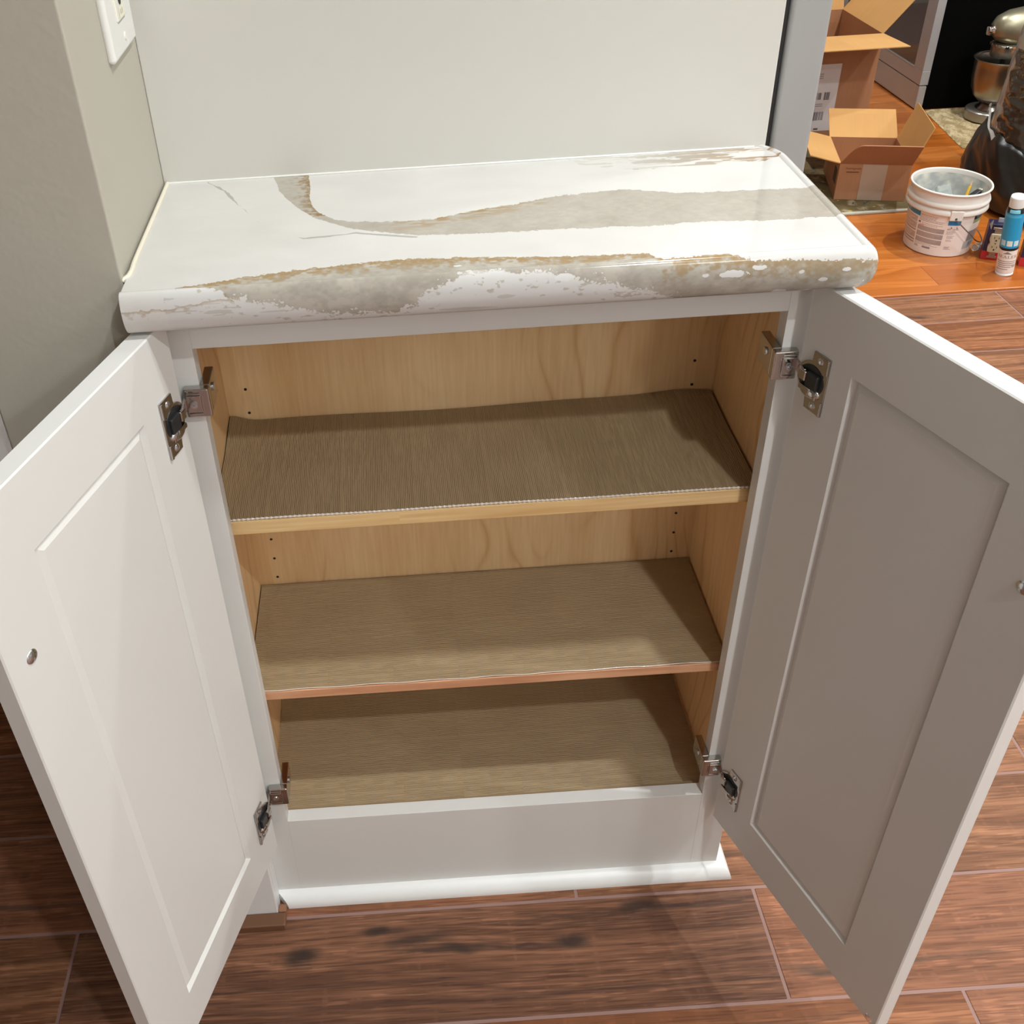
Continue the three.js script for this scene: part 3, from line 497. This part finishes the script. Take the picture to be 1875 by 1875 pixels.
{
  const gold = std(lin(.36, .33, .23), { metalness: .7, roughness: .36 }), bowl = std(lin(.36, .335, .30), { metalness: 1, roughness: .3 });
  const t = thing('stand_mixer', 'pale gold stand mixer with steel bowl standing on the beige rug', 'mixer', [2.245, .0125, -2.6], 0);
  const bs = new THREE.Shape(); bs.moveTo(.27, -.085); bs.lineTo(0, -.068); bs.absarc(0, 0, .068, -Math.PI / 2, Math.PI / 2, true); bs.lineTo(.27, .085); bs.closePath();
  const bg = new THREE.ExtrudeGeometry(bs, { depth: .02, bevelEnabled: true, bevelSize: .008, bevelThickness: .008, bevelSegments: 3, curveSegments: 24 }); bg.clearGroups(); bg.rotateX(-Math.PI / 2); bg.translate(0, .008, 0);
  part('base', bg, std(lin(.36, .33, .29), { metalness: .7, roughness: .3 }), t);
  part('bowl', lathe([[0, .058], [.03, .058], [.045, .0635], [.062, .08], [.074, .105], [.0795, .14], [.081, .175], [.0825, .2], [.0885, .206], [.0865, .2085], [.0805, .202], [.079, .175], [.0775, .14], [.072, .107], [.06, .083], [.04, .068], [0, .064]], 56), bowl, t, 'steel mixing bowl');
  part('bowl_foot', lathe([[.044, .036], [.046, .038], [.036, .045], [.033, .06], [0, .06]], 40), bowl, t);
  part('column', rbox(.17, .265, .03, .255, -.05, .05, .03, 1, 5), gold, t);
  const hd = lathe([[0, -.135], [.022, -.133], [.04, -.118], [.055, -.085], [.0635, -.03], [.066, .04], [.064, .12], [.056, .18], [.038, .215], [0, .224]], 40); hd.rotateZ(-Math.PI / 2); hd.scale(1, 1, .92); hd.translate(.075, .308, 0); part('head', hd, gold, t, 'rounded tilted motor head');
  const hub = lathe([[0, -.026], [.012, -.026], [.0165, -.024], [.0165, -.006], [.013, 0], [.014, .03], [0, .03]], 28); hub.rotateZ(-Math.PI / 2); hub.translate(-.052, .3, 0); part('attachment_hub', hub, M.chrome, t);
  part('beater_collar', lathe([[0, .212], [.04, .212], [.044, .218], [.0445, .243], [.047, .246], [.047, .252], [.044, .256], [0, .256]], 36), std(lin(.42, .39, .31), { metalness: .8, roughness: .28 }), t);
  const rg = []; for (let i = 0; i < 14; i++) { const a = i / 14 * Math.PI * 2, g = rbox(-.006, .006, .247, .256, -.002, .002, .001); g.translate(0, 0, .047); g.rotateY(a); rg.push(g); } part('chrome_band', merge(...rg), M.chrome, t);
  part('beater_shaft', cyl(.008, .008, .1, .212, 16), M.chrome, t);
}
// ---------------------------------------------------------------- white pail
{
  const at = [1.648, .0003, -1.7115], t = thing('paint_pail', 'white plastic pail with a printed blue and grey label on the hardwood', 'bucket', at);
  const lab = canvasTex(2048, 512, (c, w, h) => {
    c.fillStyle = '#efe7e2'; c.fillRect(0, 0, w, h);
    const X = d => w / 2 + d / 360 * w;                                // degrees round from the side that faces the room
    const r = (s => () => (s = (s * 16807) % 2147483647) / 2147483647)(77);
    const grey = (d0, d1, y0, y1, col) => { c.fillStyle = col; c.fillRect(X(d0), y0, X(d1) - X(d0), y1 - y0); };
    const lines = (d0, d1, y, n, st, th, col) => { for (let i = 0; i < n; i++) { let x = X(d0); const e = X(d0) + (X(d1) - X(d0)) * (.65 + .35 * r()); c.fillStyle = col; while (x < e) { const k = 4 + r() * 16; c.fillRect(x, y + i * st, Math.min(k, e - x), th); x += k + 3; } } };
    grey(-86, -36, 8, 66, '#1f86b4'); c.fillStyle = '#cfe6f2'; c.font = 'bold 44px sans-serif'; c.fillText('N 1', X(-74), 54);
    for (const [y0, y1] of [[80, 150], [158, 232], [240, 262], [276, 350], [362, 384], [398, 414]]) grey(-84, -40, y0, y1, y1 - y0 > 40 ? '#bdb1ab' : '#a89d98');
    lines(-80, -46, 92, 4, 14, 6, '#efe7e2'); lines(-80, -46, 176, 3, 16, 6, '#efe7e2'); lines(-80, -46, 290, 3, 18, 6, '#efe7e2');
    lines(-36, 6, 30, 5, 17, 8, '#9a8f93'); grey(-37, -33, 118, 140, '#59707e'); grey(-35, -26, 150, 175, '#e8b9ad'); lines(-30, 6, 128, 2, 18, 7, '#b0a6a6');
    for (const [y0, y1] of [[168, 226], [238, 300], [312, 372]]) { grey(-37, 8, y0, y1, '#a79c99'); lines(-35, 6, y0 + 8, 4, 13, 4, '#c9bfba'); }
    lines(-37, 6, 380, 2, 14, 6, '#b5aaa6'); lines(-37, -28, 412, 3, 10, 6, '#8e8488'); grey(-22, -8, 412, 436, '#938990');
    grey(11, 31, 50, 108, '#1a85c6'); c.fillStyle = '#3a3a3e'; for (const d of [14, 23]) { c.beginPath(); c.moveTo(X(d + 3), 122); c.lineTo(X(d + 5), 146); c.lineTo(X(d + 3), 146); c.fill(); } lines(12, 20, 150, 2, 10, 6, '#6d676a'); lines(22, 30, 150, 2, 10, 6, '#6d676a');
    lines(12, 28, 182, 4, 12, 6, '#a59b9a'); lines(14, 26, 240, 4, 10, 6, '#a79c9c'); lines(14, 24, 290, 3, 9, 5, '#a79c9c'); lines(14, 26, 380, 4, 10, 6, '#8e8588');
    grey(55, 90, 0, 60, '#15242f'); grey(60, 86, 12, 44, '#3d7fa6'); grey(55, 90, 60, 110, '#93a67e'); grey(52, 92, 200, 330, '#8d8d90'); grey(48, 92, 330, 430, '#b6babb'); grey(60, 84, 350, 400, '#7f97a4');
    grey(95, 180, 0, 470, '#d6d5d0'); grey(-180, -92, 0, 470, '#d6d5d0');
  });
  const plastic = phys(lin(.80, .755, .70), { roughness: .38 });
  // lathe uv: u runs round from +z; turn so that the label's middle faces the room
  const face = Math.atan2(-1.463, 2.443);
  const body = lathe([[0, .0], [.078, .0], [.0825, .003], [.0905, .118], [.0915, .122]], 72); body.rotateY(face + Math.PI);
  { const uv = body.attributes.uv, p = body.attributes.position; for (let i = 0; i < uv.count; i++) uv.setY(i, clamp((p.getY(i) - .002) / .118)); }
  part('body', body, phys(lin(1, 1, 1), { map: lab, roughness: .38 }), t);
  part('rim', lathe([[.0915, .1215], [.0985, .1225], [.1005, .126], [.0990, .1345], [.0945, .1375], [.0940, .140], [.0995, .1425], [.1005, .147], [.0985, .1535], [.0945, .156], [.0945, .176], [.0985, .1775], [.0993, .180], [.0985, .1825], [.0955, .183], [.0935, .1805], [.093, .17]], 72), plastic, t, 'ribbed cream rim');
  part('inner_wall', lathe([[.0932, .172], [.0895, .12], [.0815, .0045], [0, .004]], 72), phys(lin(1, 1, 1), { roughness: .5, map: makeTex(256, 128, (u, v) => mix3([224, 220, 208], [176, 180, 178], clamp(fbm(u * 26, v * 9, 1201, 4) * 2.2 - .55 + .4 * (fbm(u * 5, 1, 1207, 2) - .5))), true, 1, 1) }), t, 'inner wall stained grey');
  const da = face + .33, ear = rbox(-.016, .016, .112, .14, .088, .1005, .003); ear.rotateY(da); part('ear', ear, plastic, t);
  const P = (a, rr, y) => [rr * Math.sin(a), y, rr * Math.cos(a)];
  part('bail', tube([P(da, .099, .1185), P(da, .104, .1175), P(da + .12, .105, .105), P(da + .42, .105, .076), P(da + .75, .104, .048), P(da + 1.3, .106, .028), P(da + 1.9, .104, .04), P(da + Math.PI - .1, .1, .11)], .0016, 60, 6), std(lin(.32, .31, .31), { metalness: 1, roughness: .35 }), t, 'thin wire handle hanging down');
  part('handle_hole', (() => { const g = new THREE.SphereGeometry(.003, 10, 8); g.translate(...P(da, .1005, .1185)); return g; })(), M.dark, t);
  // inside the pail
  const [bx, , bz] = at;
  { const k = thing('pencil', 'yellow pencil leaning inside the white pail', 'pencil', [0, 0, 0]); const a = V(bx + .006, .075, bz + .05), b = V(bx + .05, .168, bz + .005), dir = b.clone().sub(a).normalize(), tip = b.clone().addScaledVector(dir, .016);
    part('shaft', bar(a, b, .0072, .0072, .0022), phys(lin(.62, .36, .03), { roughness: .3 }), k); const cn = new THREE.ConeGeometry(.0036, .016, 8); cn.translate(0, .008, 0); cn.applyQuaternion(new THREE.Quaternion().setFromUnitVectors(V(0, 1, 0), dir)); cn.translate(b.x, b.y, b.z); part('point', cn, std(lin(.45, .27, .16)), k, 'sharpened wooden point'); }
  { const k = thing('plastic_pack', 'clear plastic pack lying inside the white pail', 'packaging', [bx + .002, .118, bz - .004], .4); const g = rbox(-.026, .026, 0, .05, -.006, .006, .004, 1, 3); g.rotateX(-.5); part('sleeve', g, phys(lin(.75, .80, .78), { transmission: .75, thickness: .004, roughness: .18 }), k); const c2 = rbox(-.018, .012, .012, .036, -.002, .002, .001); c2.rotateX(-.5); part('card', c2, std(lin(.55, .6, .57)), k); }
  { const k = thing('utility_knife', 'black handled tool lying against the rim inside the white pail', 'tool', [0, 0, 0]); const a = V(bx + .03, .136, bz + .03), b = V(bx + .078, .152, bz + .006); part('handle', bar(a, b, .016, .012, .004), M.blackplastic, k); part('end_cap', bar(b, b.clone().addScaledVector(b.clone().sub(a).normalize(), .008), .013, .011, .003), std(lin(.5, .46, .38), { metalness: .6, roughness: .4 }), k); }
  { const k = thing('white_ring', 'small white plastic ring inside the white pail', 'ring', [bx - .018, .14, bz + .012]); const g = new THREE.TorusGeometry(.009, .003, 8, 20); g.rotateX(-.7); part('loop', g, M.whiteplastic, k); }
}
// ---------------------------------------------------------------- packaged outlets beside the pail
const navy = phys(lin(.022, .018, .055), { roughness: .3 }), red = phys(lin(.52, .022, .032), { roughness: .3 });
function outletPack(label, at, ry, full) {
  const t = thing('outlet_package', label, 'package', at, ry), w = .075, h = .1, d = .034;
  part('carton', rbox(0, w, .0, h, -d, 0, .0012), navy, t, 'navy card carton'); part('red_band', merge(box(-.0004, w + .0004, 0, .024, -d - .0002, .0005)), red, t);
  const s = new THREE.Shape(); s.moveTo(0, 0); s.lineTo(-d, 0); s.lineTo(-d, .026); s.closePath(); const g = new THREE.ExtrudeGeometry(s, { depth: .0012, bevelEnabled: false }); g.clearGroups(); g.rotateY(Math.PI / 2); const gg = ni(g); gg.scale(1, 1, -1); gg.scale(1, 1, -1); gg.translate(0, h, 0); part('top_gusset', gg, std(lin(.42, .42, .42), { roughness: .5 }), t);
  if (!full) return t;
  const os = new THREE.Shape(); const a = .0135, ht = .0245; os.moveTo(-a * .7, -ht); os.lineTo(a * .7, -ht); os.quadraticCurveTo(a * 1.05, -ht, a, -ht + .006); os.quadraticCurveTo(a * 1.15, -ht * .35, a * .82, 0); os.quadraticCurveTo(a * 1.15, ht * .35, a, ht - .006); os.quadraticCurveTo(a * 1.05, ht, a * .7, ht); os.lineTo(-a * .7, ht); os.quadraticCurveTo(-a * 1.05, ht, -a, ht - .006); os.quadraticCurveTo(-a * 1.15, ht * .35, -a * .82, 0); os.quadraticCurveTo(-a * 1.15, -ht * .35, -a, -ht + .006); os.quadraticCurveTo(-a * 1.05, -ht, -a * .7, -ht);
  const og = new THREE.ExtrudeGeometry(os, { depth: .006, bevelEnabled: true, bevelSize: .0012, bevelThickness: .0012, bevelSegments: 2 }); og.clearGroups(); og.translate(.024, .05, .0006);
  const oc = part('receptacle', og, phys(lin(.62, .56, .38), { roughness: .35 }), t, 'cream duplex receptacle');
  const sl = []; for (const dy of [.013, -.013]) { sl.push(box(.018, .0192, .05 + dy, .056 + dy, .0072, .0082), box(.0288, .03, .05 + dy, .0555 + dy, .0072, .0082)); const q = new THREE.CylinderGeometry(.002, .002, .001, 12); q.rotateX(Math.PI / 2); q.translate(.024, .0455 + dy, .0078); sl.push(q); } const qq = new THREE.CylinderGeometry(.0014, .0014, .001, 10); qq.rotateX(Math.PI / 2); qq.translate(.024, .05, .0078); sl.push(qq);
  part('slots', merge(...sl), M.dark, oc);
  const stp = std(lin(.42, .36, .31), { metalness: .8, roughness: .4 });
  part('mounting_strap', merge(rbox(.0155, .0325, .076, .088, .001, .003, .0008), rbox(.011, .037, .086, .0925, .001, .003, .003)), stp, t); part('mounting_strap', merge(rbox(.0165, .0315, .01, .0245, .001, .003, .0008), rbox(.0125, .0355, .006, .0125, .001, .003, .003)), stp, t);
  part('window_flap', rbox(.02, .048, .092, .112, -.02, -.017, .001), phys(lin(.85, .87, .9), { transmission: .6, roughness: .1 }), t, 'clear plastic at the top opening');
  const rd = new THREE.CylinderGeometry(.007, .007, .0006, 20); rd.rotateX(Math.PI / 2); rd.translate(.066, .089, .0005); part('round_mark', rd, std(0xffffff, { map: canvasTex(64, 64, (c) => { c.fillStyle = '#d8d4d0'; c.fillRect(0, 0, 64, 64); c.fillStyle = '#222'; c.fillRect(14, 26, 36, 10); c.fillRect(34, 18, 10, 28); }) }), t);
  return t;
}
outletPack('navy and red package showing a cream outlet between the pail and the tube', [1.7185, .0006, -1.612], -.42, true);
outletPack('navy and red package at the right frame edge behind the tube', [1.792, .0006, -1.56], -.42, false);
// ---------------------------------------------------------------- caulk tube
{
  const t = thing('caulk_tube', 'blue and white squeeze tube of caulk with a white cap standing on the hardwood', 'tube', [1.7375, .0006, -1.528]);
  t.rotation.z = .10;
  const lab = canvasTex(512, 1024, (c, w, h) => {
    c.fillStyle = '#eee6e0'; c.fillRect(0, 0, w, h); c.fillStyle = '#249fd2'; c.fillRect(0, 60, w, 540); c.fillStyle = '#14181c'; c.fillRect(0, 0, w, 70);
    c.fillStyle = '#14181c'; c.beginPath(); c.moveTo(0, 560); c.lineTo(w * .36, 600); c.lineTo(w, 590); c.lineTo(w, 625); c.lineTo(w * .4, 640); c.lineTo(0, 600); c.fill();
    c.fillStyle = '#7cc6dc'; c.fillRect(205, 16, 100, 46); c.fillStyle = '#4fb5dd'; c.fillRect(170, 90, 160, 36);
    c.fillStyle = '#bfe3ef'; for (let i = 0; i < 3; i++) { c.fillRect(175 + i * 62, 480, 48, 84); c.fillStyle = ['#e9f0e8', '#cfe9f3', '#f3e8e6'][i]; }
    c.fillStyle = '#8c857d'; c.font = 'bold 62px serif'; c.fillText('SEALER', 168, 756, 190); c.beginPath(); c.moveTo(260, 650); c.lineTo(300, 690); c.lineTo(220, 690); c.fill();
    c.font = '30px sans-serif'; c.fillStyle = '#a59d97'; for (const [y, x, e] of [[800, 170, 190], [830, 180, 170], [860, 185, 150], [890, 190, 120], [925, 175, 110]]) c.fillRect(x, y, e, 14);
    c.fillStyle = '#7f7874'; for (let i = 0; i < 9; i++) c.fillRect(318 + i * 5, 862, 3, 44);
  });
  const bd = lathe([[.0205, .006], [.0212, .01], [.0215, .12], [.0212, .172], [.0195, .182], [.014, .187], [0, .187]], 40); bd.rotateY(Math.atan2(-1.55, 2.26) + Math.PI);
  { const uv = bd.attributes.uv, p = bd.attributes.position; for (let i = 0; i < uv.count; i++) { uv.setY(i, clamp((p.getY(i) - .004) / .182)); } }
  part('barrel', bd, phys(lin(1, 1, 1), { map: lab, roughness: .3 }), t);
  part('crimp', lathe([[0, 0], [.0195, 0], [.0208, .001], [.0208, .007], [0, .007]], 36), M.whiteplastic, t);
  part('cap', lathe([[.0165, .186], [.0175, .187], [.0172, .21], [.0155, .216], [0, .2175]], 32), M.whiteplastic, t, 'white screw cap');
}
{
  const t = thing('clear_vial', 'small clear plastic tube lying between the pail and the outlet package', 'tube', [1.752, .011, -1.665], -.9);
  const g = lathe([[.0085, 0], [.0095, .001], [.0095, .06], [.0085, .061], [.0078, .06], [.0078, .001], [.0085, 0]], 24); g.rotateX(Math.PI / 2 - .25); part('tube_wall', g, phys(lin(.8, .83, .84), { transmission: .7, thickness: 0, roughness: .12 }), t);
}
// ---------------------------------------------------------------- black trash bag and clear sheeting
const foot = (a, k) => { const dx = .29 * k * Math.cos(a), dz = .31 * k * Math.sin(a); return [2.15 + dx - .15 * dz, -1.985 + dz]; };
{
  const t = worldThing('trash_bag', 'full black plastic trash bag behind the white pail', 'bag', [2.12, 0, -1.98]);
  const g = gridGeo(150, 70, (u, v) => {
    const a = u * Math.PI * 2, ca = Math.cos(a), sa = Math.sin(a);
    const k = pwl([[0, 0], [.03, .88], [.08, .985], [.25, 1], [.5, .955], [.68, .90], [.78, .83], [.87, .64], [.94, .32], [1, 0]], v), y = pwl([[0, .001], [.03, .003], [.08, .018], [.25, .07], [.5, .135], [.68, .18], [.78, .2], [.87, .21], [.94, .214], [1, .214]], v);
    const n = fbm(ca * 1.6 + 5, sa * 1.6 + y * 9, 971, 3) - .5, w = Math.abs(fbm(ca * 3.2 + 9 + y * 5, sa * 3.2 + y * 11, 977, 3) - .5);
    const [x, z] = foot(a, k * (1 + .10 * n - .16 * w * sstep(0, .1, v))); return [x, Math.max(.001, y * (1 + .2 * n)), z];
  });
  part('bag_body', flipIdx(g), phys(lin(.008, .008, .007), { roughness: .4, clearcoat: .3, clearcoatRoughness: .25 }), t);
}
{
  const t = worldThing('plastic_sheet', 'crumpled clear plastic sheeting sticking up from the black bag', 'plastic sheet', [2.1, .2, -1.98]);
  const film = phys(lin(.52, .49, .43), { transmission: .48, thickness: 0, roughness: .2, specularIntensity: 1, side: THREE.DoubleSide });
  part('film', gridGeo(90, 50, (u, v) => { const a = lerp(1.25, 4.1, u), y = lerp(.19, .56, v), n = fbm(u * 16, v * 4 + u * 5, 983, 3) - .5; const [x, z] = foot(a, .83 + .055 * n * (.25 + v) - .07 * v); return [x, y, z]; }), film, t);
  part('crumple', gridGeo(60, 8, (u, v) => { const a = lerp(3.72, 2.5, u), [x, z] = foot(a, .88 + .012 * Math.sin(v * 6 + u * 11)); return [x, .228 - .085 * u + .03 * Math.exp(-(((u - .22) / .1) ** 2)) + (v - .5) * .013 * (1 + Math.sin(u * 15)) + .003 * Math.sin(u * 33), z]; }), phys(lin(.80, .80, .78), { roughness: .14, clearcoat: 1, side: THREE.DoubleSide, transmission: .15, thickness: 0 }), t, 'bright creased fold');
  part('crumple', gridGeo(40, 40, (u, v) => { const a = lerp(3.15, 2.1, u), n = fbm(u * 8, v * 11, 989, 3) - .5, [x, z] = foot(a, .86 + .07 * n); return [x, lerp(.2, .44, v), z]; }), phys(lin(.07, .066, .058), { roughness: .14, clearcoat: 1, transmission: .3, thickness: 0, side: THREE.DoubleSide }), t);
}
renderer.render(scene, camera);
